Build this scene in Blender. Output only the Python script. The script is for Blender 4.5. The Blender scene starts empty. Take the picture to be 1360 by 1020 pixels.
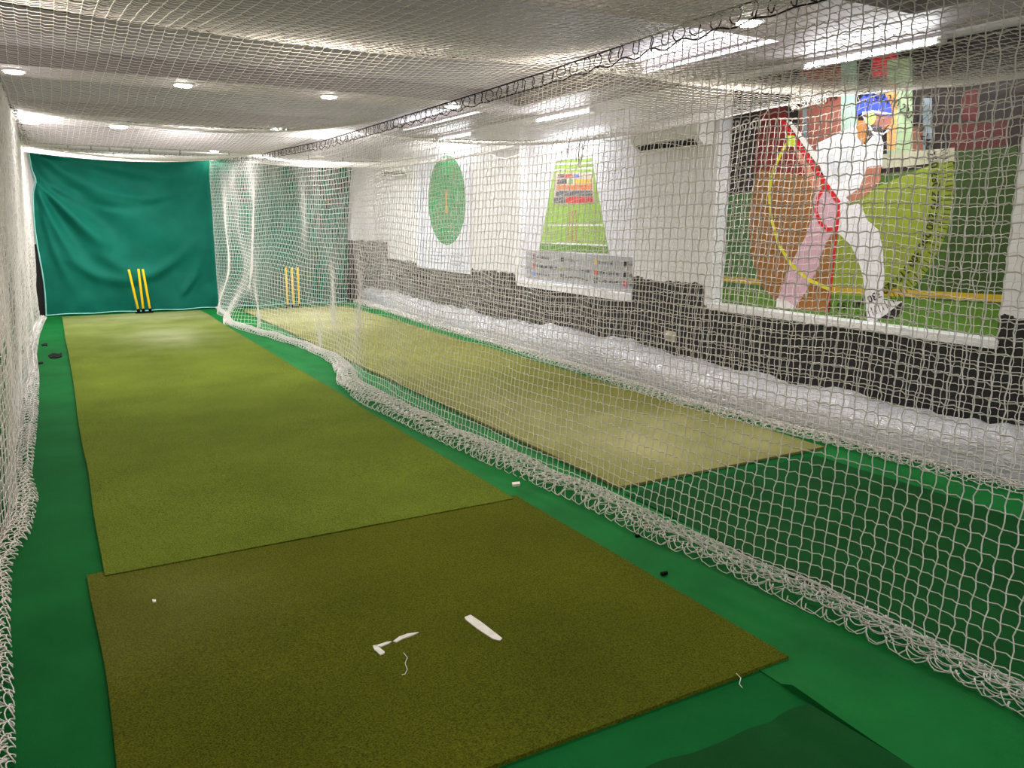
import bpy, bmesh, math, random
import numpy as np
from mathutils import Matrix, Vector, noise as mnoise

S = bpy.context.scene
C = S.collection
rng = np.random.default_rng(7)
random.seed(7)

# ------------------------------------------------------------------ camera, world, exposure
FPX = 1069.5
RW = np.array([[0.86965299, -0.0951183, 0.48441325],      # room axes seen from the camera (right, down, forward)
               [-0.49364184, -0.17675563, 0.85151347],
               [0.00462826, -0.97964787, -0.20067043]])
EYE = 1.6
cam = bpy.data.objects.new('camera', bpy.data.cameras.new('camera'))
C.objects.link(cam)
m = Matrix(((RW[0, 0], -RW[0, 1], -RW[0, 2], 0), (RW[1, 0], -RW[1, 1], -RW[1, 2], 0),
            (RW[2, 0], -RW[2, 1], -RW[2, 2], EYE), (0, 0, 0, 1)))
cam.matrix_world = m
cam.data.sensor_fit = 'HORIZONTAL'
cam.data.sensor_width = 36
cam.data.lens = FPX / 1360 * 36
cam.data.clip_start = 0.02
S.camera = cam
world = bpy.data.worlds.new('world')
S.world = world
world.use_nodes = True
world.node_tree.nodes['Background'].inputs[0].default_value = (0.9, 0.95, 1, 1)
world.node_tree.nodes['Background'].inputs[1].default_value = 0.02
S.view_settings.view_transform = 'Standard'
S.view_settings.look = 'None'
S.view_settings.gamma = 1
S.view_settings.use_curve_mapping = False
S.view_settings.exposure = 0.0
DOWNLIGHT_W = 40.0
TUBE_W = 37.0


def on_wall(px, py, x):
    """point of the lengthwise wall plane x seen at a photo pixel -> (y, z)"""
    d = RW @ np.array([px - 680, py - 510, FPX])
    t = x / d[0]
    return d[1] * t, EYE + d[2] * t


# ------------------------------------------------------------------ materials
def lin(c):
    return tuple((v / 255 / 12.92) if v / 255 <= 0.04045 else ((v / 255 + 0.055) / 1.055) ** 2.4 for v in c) + (1,)


MATS = {}


def mat(name, rgb, rough=0.6, rgb2=None, scale=6.0, bump=0.0, bscale=60.0, spec=0.3, metal=0.0, emit=0.0, detail=4, sheen=0.0):
    if name in MATS:
        return MATS[name]
    M = bpy.data.materials.new(name)
    M.use_nodes = True
    nt = M.node_tree
    b = nt.nodes['Principled BSDF']
    b.inputs['Roughness'].default_value = rough
    b.inputs['Specular IOR Level'].default_value = spec
    b.inputs['Metallic'].default_value = metal
    if sheen:
        b.inputs['Sheen Weight'].default_value = sheen
    tc = nt.nodes.new('ShaderNodeTexCoord')
    if rgb2 is not None:
        n = nt.nodes.new('ShaderNodeTexNoise')
        n.inputs['Scale'].default_value = scale
        n.inputs['Detail'].default_value = detail
        nt.links.new(tc.outputs['Object'], n.inputs['Vector'])
        r = nt.nodes.new('ShaderNodeValToRGB')
        r.color_ramp.elements[0].position = 0.35
        r.color_ramp.elements[1].position = 0.65
        r.color_ramp.elements[0].color = lin(rgb)
        r.color_ramp.elements[1].color = lin(rgb2)
        nt.links.new(n.outputs['Fac'], r.inputs['Fac'])
        nt.links.new(r.outputs['Color'], b.inputs['Base Color'])
    else:
        b.inputs['Base Color'].default_value = lin(rgb)
    if bump:
        n2 = nt.nodes.new('ShaderNodeTexNoise')
        n2.inputs['Scale'].default_value = bscale
        n2.inputs['Detail'].default_value = 3
        nt.links.new(tc.outputs['Object'], n2.inputs['Vector'])
        bp = nt.nodes.new('ShaderNodeBump')
        bp.inputs['Strength'].default_value = bump
        bp.inputs['Distance'].default_value = 0.01
        nt.links.new(n2.outputs['Fac'], bp.inputs['Height'])
        nt.links.new(bp.outputs['Normal'], b.inputs['Normal'])
    if emit:
        b.inputs['Emission Color'].default_value = lin(rgb)
        b.inputs['Emission Strength'].default_value = emit
    MATS[name] = M
    return M


def wall_material():
    """white plaster over a charcoal dado with a ragged painted edge"""
    M = bpy.data.materials.new('wall_paint')
    M.use_nodes = True
    nt = M.node_tree
    b = nt.nodes['Principled BSDF']
    N = nt.nodes.new
    L = nt.links.new
    geo = N('ShaderNodeNewGeometry')
    sep = N('ShaderNodeSeparateXYZ')
    L(geo.outputs['Position'], sep.inputs[0])

    def math_(op, a, bb=None):
        q = N('ShaderNodeMath')
        q.operation = op
        for i, v in enumerate((a, bb)):
            if v is None:
                continue
            if isinstance(v, (int, float)):
                q.inputs[i].default_value = v
            else:
                L(v, q.inputs[i])
        return q.outputs[0]
    far = math_('GREATER_THAN', sep.outputs['Y'], 9.7)
    corner = math_('GREATER_THAN', sep.outputs['Y'], 14.64)
    thr = math_('ADD', math_('MULTIPLY', far, -0.12), math_('ADD', math_('MULTIPLY', corner, 0.32), 0.975))
    n = N('ShaderNodeTexNoise')
    n.inputs['Scale'].default_value = 9
    n.inputs['Detail'].default_value = 5
    L(geo.outputs['Position'], n.inputs['Vector'])
    thr = math_('ADD', thr, math_('MULTIPLY', math_('SUBTRACT', n.outputs['Fac'], 0.5), 0.12))
    up = math_('GREATER_THAN', sep.outputs['Z'], thr)
    n2 = N('ShaderNodeTexNoise')
    n2.inputs['Scale'].default_value = 3
    n2.inputs['Detail'].default_value = 6
    L(geo.outputs['Position'], n2.inputs['Vector'])
    r1 = N('ShaderNodeValToRGB')
    r1.color_ramp.elements[0].color = lin((224, 223, 222))
    r1.color_ramp.elements[1].color = lin((238, 238, 238))
    L(n2.outputs['Fac'], r1.inputs[0])
    r2 = N('ShaderNodeValToRGB')
    r2.color_ramp.elements[0].color = lin((15, 14, 12))
    r2.color_ramp.elements[1].color = lin((27, 25, 23))
    L(n2.outputs['Fac'], r2.inputs[0])
    mx = N('ShaderNodeMix')
    mx.data_type = 'RGBA'
    L(up, mx.inputs['Factor'])
    L(r2.outputs[0], mx.inputs['A'])
    L(r1.outputs[0], mx.inputs['B'])
    L(mx.outputs['Result'], b.inputs['Base Color'])
    b.inputs['Roughness'].default_value = 0.6
    bp = N('ShaderNodeBump')
    bp.inputs['Strength'].default_value = 0.15
    bp.inputs['Distance'].default_value = 0.02
    L(n2.outputs['Fac'], bp.inputs['Height'])
    L(bp.outputs['Normal'], b.inputs['Normal'])
    return M


def turf_material(name, base, light, patches, fibre=1.0):
    """short-pile turf: fine fibre speckle plus worn pale patches [(x, y, rx, ry, amount)] in object space"""
    M = bpy.data.materials.new(name)
    M.use_nodes = True
    nt = M.node_tree
    b = nt.nodes['Principled BSDF']
    N = nt.nodes.new
    L = nt.links.new
    tc = N('ShaderNodeTexCoord')
    n1 = N('ShaderNodeTexNoise')
    n1.inputs['Scale'].default_value = 160
    n1.inputs['Detail'].default_value = 2
    L(tc.outputs['Object'], n1.inputs['Vector'])
    n3 = N('ShaderNodeTexNoise')
    n3.inputs['Scale'].default_value = 1.6
    n3.inputs['Detail'].default_value = 6
    L(tc.outputs['Object'], n3.inputs['Vector'])
    r = N('ShaderNodeValToRGB')
    dk = tuple(v * 0.72 for v in base)
    r.color_ramp.elements[0].color = lin(dk)
    r.color_ramp.elements[1].color = lin(tuple(v * 1.22 for v in base))
    r.color_ramp.elements[0].position = 0.3
    r.color_ramp.elements[1].position = 0.7
    L(n1.outputs['Fac'], r.inputs[0])
    r3 = N('ShaderNodeValToRGB')
    r3.color_ramp.elements[0].color = (0.86, 0.86, 0.86, 1)
    r3.color_ramp.elements[1].color = (1.12, 1.1, 1.08, 1)
    r3.color_ramp.elements[0].position = 0.3
    r3.color_ramp.elements[1].position = 0.7
    L(n3.outputs['Fac'], r3.inputs[0])
    mul = N('ShaderNodeMix')
    mul.data_type = 'RGBA'
    mul.blend_type = 'MULTIPLY'
    mul.inputs['Factor'].default_value = 1
    L(r.outputs[0], mul.inputs['A'])
    L(r3.outputs[0], mul.inputs['B'])
    col = mul.outputs['Result']
    sep = N('ShaderNodeSeparateXYZ')
    L(tc.outputs['Object'], sep.inputs[0])

    def mm(op, a, bb=None):
        q = N('ShaderNodeMath')
        q.operation = op
        q.use_clamp = False
        for i, v in enumerate((a, bb)):
            if v is None:
                continue
            if isinstance(v, (int, float)):
                q.inputs[i].default_value = v
            else:
                L(v, q.inputs[i])
        return q.outputs[0]
    for (x, y, rx, ry, amt) in patches:
        dx = mm('DIVIDE', mm('SUBTRACT', sep.outputs['X'], x), rx)
        dy = mm('DIVIDE', mm('SUBTRACT', sep.outputs['Y'], y), ry)
        d2 = mm('ADD', mm('MULTIPLY', dx, dx), mm('MULTIPLY', dy, dy))
        wgt = mm('EXPONENT', mm('MULTIPLY', d2, -1.0))
        w2 = mm('MULTIPLY', wgt, mm('ADD', mm('MULTIPLY', n3.outputs['Fac'], 1.6), -0.2))
        w2 = mm('MINIMUM', mm('MAXIMUM', mm('MULTIPLY', w2, amt), 0.0), 0.85)
        mx = N('ShaderNodeMix')
        mx.data_type = 'RGBA'
        L(w2, mx.inputs['Factor'])
        L(col, mx.inputs['A'])
        mx.inputs['B'].default_value = lin(light)
        col = mx.outputs['Result']
    L(col, b.inputs['Base Color'])
    b.inputs['Roughness'].default_value = 0.95
    b.inputs['Specular IOR Level'].default_value = 0.03
    bp = N('ShaderNodeBump')
    bp.inputs['Strength'].default_value = 0.7 * fibre
    bp.inputs['Distance'].default_value = 0.006
    L(n1.outputs['Fac'], bp.inputs['Height'])
    L(bp.outputs['Normal'], b.inputs['Normal'])
    return M


def plastic_material():
    M = bpy.data.materials.new('polythene')
    M.use_nodes = True
    nt = M.node_tree
    b = nt.nodes['Principled BSDF']
    b.inputs['Base Color'].default_value = lin((188, 188, 192))
    b.inputs['Roughness'].default_value = 0.16
    b.inputs['Specular IOR Level'].default_value = 0.7
    tc = nt.nodes.new('ShaderNodeTexCoord')
    mp = nt.nodes.new('ShaderNodeMapping')
    mp.inputs['Scale'].default_value = (1, 0.45, 1)
    nt.links.new(tc.outputs['Object'], mp.inputs[0])
    v = nt.nodes.new('ShaderNodeTexNoise')
    v.inputs['Scale'].default_value = 15
    v.inputs['Detail'].default_value = 4
    v.inputs['Distortion'].default_value = 1.5
    nt.links.new(mp.outputs[0], v.inputs['Vector'])
    bp = nt.nodes.new('ShaderNodeBump')
    bp.inputs['Strength'].default_value = 0.9
    bp.inputs['Distance'].default_value = 0.03
    nt.links.new(v.outputs['Fac'], bp.inputs['Height'])
    nt.links.new(bp.outputs['Normal'], b.inputs['Normal'])
    return M


M_WALL = wall_material()
M_GREY = mat('far_plaster', (186, 182, 174), 0.7, (200, 196, 188), 2.0, 0.1, 20)
M_LEFT = mat('left_plaster', (196, 188, 184), 0.7, (208, 202, 198), 2.0, 0.1, 20)
M_CEIL = mat('ceiling_paint', (158, 151, 164), 0.6, (168, 161, 172), 1.2, spec=0.15)
M_SOFF = mat('soffit_paint', (160, 151, 154), 0.6, (168, 159, 161), 1.2, spec=0.15)
M_WHITE = mat('white_gloss', (236, 236, 236), 0.35, (228, 228, 228), 3)
M_FLOOR = mat('floor_baize', (8, 84, 34), 0.9, (12, 94, 40), 2.5, 0.25, 220, 0.08)
M_STRIP = mat('strip_baize', (7, 97, 38), 0.8, (11, 109, 44), 3.0, 0.25, 220, 0.15)
M_SHEET = mat('sheet_baize', (6, 63, 21), 0.85, (9, 72, 26), 3.0, 0.25, 220, 0.1)
M_NET = mat('net_twine', (238, 233, 226), 0.8, (224, 217, 208), 25)
M_ROPE = mat('dark_rope', (34, 30, 28), 0.8, (48, 42, 38), 40)
M_CURT = mat('curtain_cloth', (6, 88, 72), 0.65, (9, 96, 79), 3.0, 0.2, 90, 0.12)
M_YEL = mat('yellow_plastic', (240, 196, 18), 0.35, (232, 186, 14), 6)
M_BLK = mat('black_rubber', (8, 8, 8), 0.9, (14, 14, 14), 10, spec=0.1)
M_TAPE = mat('white_tape', (232, 228, 216), 0.6, (214, 210, 198), 30)
M_LED = mat('led_diffuser', (255, 250, 240), 0.4, emit=120.0)
M_TUBE = mat('tube_glass', (248, 250, 255), 0.3, emit=12.0)
M_PLAS = plastic_material()


# ------------------------------------------------------------------ object helpers
def link(name, me, material, parent=None):
    o = bpy.data.objects.new(name, me)
    C.objects.link(o)
    if material is not None and not me.materials:
        me.materials.append(material)
    if parent is not None:
        o.parent = parent
    return o


def empty(name, loc=(0, 0, 0)):
    o = bpy.data.objects.new(name, None)
    C.objects.link(o)
    o.location = loc
    o.empty_display_size = 0.1
    return o


def tag(o, label, cat, group=None):
    o['label'] = label
    o['category'] = cat
    if group:
        o['group'] = group
    return o


def struct(o):
    o['kind'] = 'structure'
    return o


def bm_mesh(bm, name, smooth=False):
    me = bpy.data.meshes.new(name)
    bmesh.ops.recalc_face_normals(bm, faces=bm.faces)
    bm.to_mesh(me)
    bm.free()
    if smooth:
        for p in me.polygons:
            p.use_smooth = True
    return me


def box(bm, x0, x1, y0, y1, z0, z1):
    v = [bm.verts.new(p) for p in ((x0, y0, z0), (x1, y0, z0), (x1, y1, z0), (x0, y1, z0),
                                   (x0, y0, z1), (x1, y0, z1), (x1, y1, z1), (x0, y1, z1))]
    for f in ((0, 1, 2, 3), (7, 6, 5, 4), (0, 4, 5, 1), (1, 5, 6, 2), (2, 6, 7, 3), (3, 7, 4, 0)):
        bm.faces.new([v[i] for i in f])


def box_mesh(name, *boxes, bevel=0.0):
    bm = bmesh.new()
    for b in boxes:
        box(bm, *b)
    if bevel:
        bmesh.ops.bevel(bm, geom=list(bm.edges), offset=bevel, segments=2, affect='EDGES', profile=0.6)
    return bm_mesh(bm, name)


def lathe_mesh(name, prof, n=20, axis='Z'):
    """prof: [(r, h)]; closed at both ends"""
    vs, fs = [], []
    for (r, h) in prof:
        for k in range(n):
            a = 2 * math.pi * k / n
            p = (r * math.cos(a), r * math.sin(a), h)
            if axis == 'Y':
                p = (p[0], p[2], p[1])
            vs.append(p)
    for i in range(len(prof) - 1):
        for k in range(n):
            fs.append((i * n + k, i * n + (k + 1) % n, (i + 1) * n + (k + 1) % n, (i + 1) * n + k))
    fs.append(tuple(range(n - 1, -1, -1)))
    fs.append(tuple((len(prof) - 1) * n + k for k in range(n)))
    me = bpy.data.meshes.new(name)
    me.from_pydata(vs, [], fs)
    bm = bmesh.new()
    bm.from_mesh(me)
    bmesh.ops.recalc_face_normals(bm, faces=bm.faces)
    bm.to_mesh(me)
    bm.free()
    for p in me.polygons:
        p.use_smooth = len(p.vertices) == 4
    return me


def quads_to_mesh(name, V, Q, smooth=True):
    me = bpy.data.meshes.new(name)
    me.vertices.add(len(V))
    me.vertices.foreach_set('co', np.ascontiguousarray(V, dtype=np.float32).ravel())
    me.loops.add(len(Q) * 4)
    me.loops.foreach_set('vertex_index', np.ascontiguousarray(Q, dtype=np.int32).ravel())
    me.polygons.add(len(Q))
    me.polygons.foreach_set('loop_start', np.arange(0, len(Q) * 4, 4, dtype=np.int32))
    me.polygons.foreach_set('use_smooth', np.full(len(Q), smooth))
    me.update(calc_edges=True)
    me.validate()
    return me


def tubes(name, A, B, r, sides=3):
    """many straight twine pieces A[i]->B[i] in one mesh"""
    A = np.asarray(A, float)
    B = np.asarray(B, float)
    d = B - A
    ln = np.linalg.norm(d, axis=1, keepdims=True)
    ok = ln[:, 0] > 1e-6
    A, B, d, ln = A[ok], B[ok], d[ok], ln[ok]
    d = d / ln
    ref = np.where(np.abs(d[:, 2:3]) > 0.8, np.array([[1.0, 0, 0]]), np.array([[0, 0, 1.0]]))
    u = np.cross(d, ref)
    u /= np.linalg.norm(u, axis=1, keepdims=True)
    w = np.cross(d, u)
    n = len(A)
    V = np.empty((n, 2 * sides, 3))
    for k in range(sides):
        a = 2 * math.pi * k / sides
        off = (u * math.cos(a) + w * math.sin(a)) * r
        V[:, k] = A - d * r * 0.5 + off
        V[:, sides + k] = B + d * r * 0.5 + off
    base = (np.arange(n) * 2 * sides)[:, None]
    Q = np.concatenate([base + np.array([[k, (k + 1) % sides, sides + (k + 1) % sides, sides + k]]) for k in range(sides)], 0)
    return quads_to_mesh(name, V.reshape(-1, 3), Q)


def polyline_tube(name, pts, r, sides=5):
    P = np.asarray(pts, float)
    return tubes(name, P[:-1], P[1:], r, sides)


def knots(P, r):
    """a small octahedral knot at every point"""
    P = P.reshape(-1, 3)
    o = np.array([[1, 0, 0], [-1, 0, 0], [0, 1, 0], [0, -1, 0], [0, 0, 1], [0, 0, -1]]) * r
    V = (P[:, None] + o[None]).reshape(-1, 3)
    q = np.array([[0, 2, 4, 4], [2, 1, 4, 4], [1, 3, 4, 4], [3, 0, 4, 4], [2, 0, 5, 5], [1, 2, 5, 5], [3, 1, 5, 5], [0, 3, 5, 5]])[:, :3]
    T = ((np.arange(len(P)) * 6)[:, None, None] + q[None]).reshape(-1, 3)
    return V, T


def net_mesh(name, P, r, sag=0.006, jit=0.0015, bow=0.004, knot=0.0):
    """P[i, j] knots; each mesh side has one slack bend: rows step down at the knots, uprights bow to alternate sides"""
    P = P + rng.normal(0, jit, P.shape)
    As, Bs = [], []
    I, J = np.meshgrid(np.arange(P.shape[0]), np.arange(P.shape[1]), indexing='ij')
    alt = ((I + J) % 2) * 2.0 - 1
    for ax in (0, 1):
        a = P[:-1] if ax == 0 else P[:, :-1]
        b = P[1:] if ax == 0 else P[:, 1:]
        if ax == 0:
            mid = a * 0.66 + b * 0.34 + rng.normal(0, jit, a.shape)
            mid[..., 2] += sag
        else:
            mid = a * 0.5 + b * 0.5 + rng.normal(0, jit, a.shape)
            mid[..., 1] += bow * alt[:, :-1]
        a, b, mid = a.reshape(-1, 3), b.reshape(-1, 3), mid.reshape(-1, 3)
        As += [a, mid]
        Bs += [mid, b]
    me = tubes(name, np.concatenate(As), np.concatenate(Bs), r)
    if knot:
        V, T = knots(P, knot)
        k = bpy.data.meshes.new('k')
        k.from_pydata(V.tolist(), [], T.tolist())
        bm = bmesh.new()
        bm.from_mesh(me)
        bm.from_mesh(k)
        bm.to_mesh(me)
        bm.free()
        bpy.data.meshes.remove(k)
    return me


def grid_mesh(name, P, smooth=True):
    nu, nv = P.shape[:2]
    idx = np.arange(nu * nv).reshape(nu, nv)
    Q = np.stack([idx[:-1, :-1], idx[1:, :-1], idx[1:, 1:], idx[:-1, 1:]], -1).reshape(-1, 4)
    return quads_to_mesh(name, P.reshape(-1, 3), Q, smooth)


def smooth_noise(shape, cells, amp, seed):
    """smooth value noise on a 2-D grid"""
    g = np.random.default_rng(seed).normal(0, 1, (cells[0] + 3, cells[1] + 3))
    u = np.linspace(0, cells[0], shape[0])
    v = np.linspace(0, cells[1], shape[1])
    iu, iv = u.astype(int), v.astype(int)
    fu, fv = u - iu, v - iv
    fu = (fu * fu * (3 - 2 * fu))[:, None]
    fv = (fv * fv * (3 - 2 * fv))[None, :]
    a = g[iu][:, iv]
    b = g[iu + 1][:, iv]
    c = g[iu][:, iv + 1]
    d = g[iu + 1][:, iv + 1]
    return amp * ((a * (1 - fu) + b * fu) * (1 - fv) + (c * (1 - fu) + d * fu) * fv)


# ------------------------------------------------------------------ the room shell
XL, XR, Y0, Y1 = -0.62, 5.6, -3.0, 15.35
struct(link('floor', box_mesh('floor', (XL, XR + 0.3, Y0, Y1, -0.1, 0.0)), M_FLOOR))
wl = struct(link('wall_left', box_mesh('wall_left', (XL - 0.2, XL, Y0, Y1, 0, 3.25)), M_LEFT))
wf = struct(link('wall_far', box_mesh('wall_far', (XL - 0.2, XR + 0.3, Y1, Y1 + 0.2, 0, 3.25)), M_WALL))
wn = struct(link('wall_near', box_mesh('wall_near', (XL - 0.2, XR + 0.3, Y0 - 0.2, Y0, 0, 3.25)), M_GREY))
wall_boxes = [(XR, XR + 0.3, Y0, 3.12, 0, 3.25), (XR, XR + 0.3, 3.12, 5.92, 0, 0.775), (XR, XR + 0.3, 3.12, 5.92, 2.88, 3.25),
              (XR + 0.16, XR + 0.3, 3.12, 5.92, 0.775, 2.88),
              (XR, XR + 0.3, 5.92, 7.16, 0, 3.25), (XR, XR + 0.3, 7.16, 9.66, 0, 0.76), (XR, XR + 0.3, 7.16, 9.66, 2.80, 3.25),
              (XR + 0.11, XR + 0.3, 7.16, 9.66, 0.76, 2.80), (XR, XR + 0.3, 9.66, Y1, 0, 3.25)]
struct(link('wall_right', box_mesh('wall_right', *wall_boxes), M_WALL))
struct(link('ceiling', box_mesh('ceiling', (XL - 0.2, XR + 0.3, Y0 - 0.2, Y1 + 0.2, 3.05, 3.25)), M_CEIL))
# dropped soffits that leave shallow coffers between them
SOFFITS = [(3.55, 4.55), (8.62, 9.32), (12.3, 13.75), (-1.2, -0.4)]
n = 1
for (a, b) in SOFFITS:
    struct(link('trim_%d' % n, box_mesh('cross_soffit', (XL, 4.98, a, b, 2.9, 3.05)), M_SOFF))
    n += 1
struct(link('trim_%d' % n, box_mesh('side_soffit', (4.98, XR, Y0, 14.85, 2.9, 3.05)), M_SOFF)); n += 1
struct(link('trim_%d' % n, box_mesh('far_beam', (XL, XR, 14.85, Y1, 2.72, 3.05)), M_SOFF)); n += 1
# sills and jambs of the two wall recesses
struct(link('trim_%d' % n, box_mesh('sill', (XR - 0.02, XR + 0.16, 3.1, 5.94, 0.775, 0.8), (XR - 0.022, XR - 0.002, 3.1, 5.94, 0.74, 0.775), bevel=0.003), M_WHITE)); n += 1
struct(link('trim_%d' % n, box_mesh('jamb', (XR - 0.015, XR + 0.16, 5.9, 5.985, 0.775, 2.88), bevel=0.003), M_WHITE)); n += 1
struct(link('trim_%d' % n, box_mesh('sill', (XR - 0.02, XR + 0.11, 7.14, 9.68, 0.76, 0.785), (XR - 0.022, XR - 0.002, 7.14, 9.68, 0.70, 0.76), bevel=0.003), M_WHITE)); n += 1
struct(link('trim_%d' % n, box_mesh('jamb', (XR - 0.015, XR + 0.11, 9.64, 9.74, 0.76, 2.8), bevel=0.003), M_WHITE)); n += 1


# ------------------------------------------------------------------ baize strips and turf mats on the floor
def sheet(name, x0, x1, y0, y1, z, material, wr, seed, thick=0.004, cells=None, nx=None, ny=None, edge=0.02, flat=None):
    nx = nx or max(8, int((x1 - x0) / 0.022))
    ny = ny or int((y1 - y0) / 0.05)
    X, Y = np.meshgrid(np.linspace(x0, x1, nx), np.linspace(y0, y1, ny), indexing='ij')
    w = smooth_noise((nx, ny), cells or (4, int((y1 - y0) * 2.2)), wr, seed)
    w2 = smooth_noise((nx, ny), (max(2, int((x1 - x0) * 7)), int((y1 - y0) * 1.4)), wr * 0.8, seed + 1)
    Z = z + thick + np.clip(w, 0, None) * 0.5 + np.clip(w2 - 0.3 * wr, 0, None) * 0.5
    if wr > 0.004:
        for q, cc in enumerate(((2, int((y1 - y0) * 0.8)), (3, int((y1 - y0) * 1.3)))):
            rn_ = smooth_noise((nx, ny), cc, 1.0, seed + 5 + q)
            gate = np.clip(smooth_noise((nx, ny), (2, int((y1 - y0) * 1.1)), 1.0, seed + 9 + q), 0, 1)
            Z = Z + wr * 1.3 * gate * np.clip(1 - np.abs(rn_) * 4.5, 0, 1) ** 1.5
    ex = smooth_noise((2, ny), (1, int((y1 - y0) * 1.2)), edge, seed + 2)
    t = (X - x0) / (x1 - x0)
    X = X + ex[0][None] * (1 - t) + ex[1][None] * t
    if wr > 0.01:
        nn_ = smooth_noise((nx, ny), (4, int((y1 - y0) * 1.5)), 1.0, seed + 15)
        gt = np.clip(smooth_noise((nx, ny), (3, int((y1 - y0) * 1.6)), 1.0, seed + 16) + 0.2, 0, 1)
        Z = Z + 0.006 * gt * (1 + np.sin(2 * np.pi * (X * 4.0 + Y * 0.8) + 2.2 * nn_))
    if flat is not None:
        keep = flat(X, Y)
        Z = (Z - z - thick) * keep + z + thick
    top = np.stack([X, Y, Z], -1)
    # wrap a skirt down to the underside so that the sheet has thickness
    P = np.empty((nx + 2, ny + 2, 3))
    P[1:-1, 1:-1] = top
    P[0, 1:-1] = top[0]; P[-1, 1:-1] = top[-1]
    P[1:-1, 0] = top[:, 0]; P[1:-1, -1] = top[:, -1]
    P[0, 0] = top[0, 0]; P[-1, 0] = top[-1, 0]; P[0, -1] = top[0, -1]; P[-1, -1] = top[-1, -1]
    for sl in ((0, slice(None)), (-1, slice(None)), (slice(None), 0), (slice(None), -1)):
        P[sl][..., 2] = z
    me = grid_mesh(name, P)
    me.set_sharp_from_angle(angle=math.radians(50))
    return me, material


def put_sheet(name, label, cat, *a, **k):
    me, mm_ = sheet(name, *a, **k)
    return tag(link(name, me, mm_), label, cat)


put_sheet('carpet_strip', 'bright green wrinkled carpet strip running under the dividing net', 'carpet',
          2.09, 2.80, -1.0, 15.1, 0.0, M_STRIP, 0.017, 11, edge=0.01,
          flat=lambda x, y: np.where(y > 1.75, np.clip((x - 2.27) / 0.06, 0, 1), 1) * np.where(y > 3.6, np.clip((2.84 - x) / 0.05, 0, 1), 1))
put_sheet('carpet_strip', 'green carpet strip along the plastic wrapped roll by the right wall', 'carpet',
          4.5, 5.3, -1.0, 15.1, 0.0, M_STRIP, 0.006, 21, edge=0.012,
          flat=lambda x, y: np.where(y > 3.6, np.clip((x - 4.72) / 0.05, 0, 1), 1))
put_sheet('carpet_sheet', 'dark green creased carpet sheet in front of the nearest mat', 'carpet',
          0.5, 2.07, -0.9, 1.62, 0.0, M_SHEET, 0.012, 31, cells=(4, 4), edge=0.008)
put_sheet('carpet_sheet', 'dark green creased carpet sheet in front of the far lane mat', 'carpet',
          2.83, 4.47, -0.9, 3.62, 0.0, M_SHEET, 0.014, 41, cells=(4, 6), edge=0.008)

T1 = turf_material('turf_main', (88, 101, 32), (150, 154, 118), [(1.28, 11.7, 0.45, 0.9, 0.8), (1.45, 14.2, 0.9, 0.5, 0.6), (1.1, 14.9, 2.4, 3.2, 0.40)])
T2 = turf_material('turf_front', (77, 83, 20), (160, 150, 110), [(0.2, 3.4, 0.5, 0.5, 0.12)])
T3 = turf_material('turf_side', (112, 114, 56), (196, 190, 150), [(3.9, 4.4, 0.9, 0.9, 0.5), (3.7, 13.2, 1.0, 2.0, 0.55), (3.3, 5.6, 0.5, 1.2, 0.25)])
put_sheet('turf_mat', 'long olive turf mat of the near lane leading to the yellow stumps', 'mat',
          0.08, 2.2, 3.84, 14.85, 0.004, T1, 0.0022, 51, thick=0.016, edge=0.005)
put_sheet('turf_mat', 'short darker olive turf mat in front carrying white tape marks', 'mat',
          0.02, 2.24, 1.86, 3.9, 0.0, T2, 0.0012, 61, thick=0.014, edge=0.006)
put_sheet('turf_mat', 'worn beige green turf mat of the far lane behind the dividing net', 'mat',
          2.86, 4.68, 3.71, 14.5, 0.004, T3, 0.002, 71, thick=0.016, edge=0.008)
MZ = 0.0155     # top of the front mat


# ------------------------------------------------------------------ nets
CELL = 0.053


def net_thing(name, label):
    return tag(empty(name), label, 'net')


def zig(k, period):
    k = np.asarray(k, float) / period
    return 2 * np.abs(2 * (k - np.floor(k + 0.5))) - 1


def hanging_net(ys, ztop, xtop, xbot, nh, npile, pile_w, fold, seed, side):
    """columns along y; nh rows hang, npile rows lie bunched on the floor. side=+1: pile lies towards -x"""
    ny = len(ys)
    r = np.random.default_rng(seed)
    P = np.zeros((ny, nh + npile, 3))
    t = np.linspace(0, 1, nh)[None, :]
    yy = np.repeat(ys[:, None], nh, 1)
    drop = (ztop - 0.05)[:, None]
    wav = smooth_noise((ny, nh), (int((ys[-1] - ys[0]) * 1.7), 3), 1.0, seed + 1)
    wav2 = smooth_noise((ny, nh), (int((ys[-1] - ys[0]) * 0.8), 2), 1.0, seed + 2)
    P[:, :nh, 0] = xtop[:, None] * (1 - t) + xbot[:, None] * t + fold[:, None] * wav * (0.25 + 0.75 * t) * np.minimum(1, t * 8)
    P[:, :nh, 1] = yy + 0.02 * wav2 * t
    P[:, :nh, 2] = ztop[:, None] - drop * t + 0.022 * wav2 * np.sin(np.pi * t) + 0.012 * wav * np.sin(np.pi * t)
    return P[:, :nh]


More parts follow.
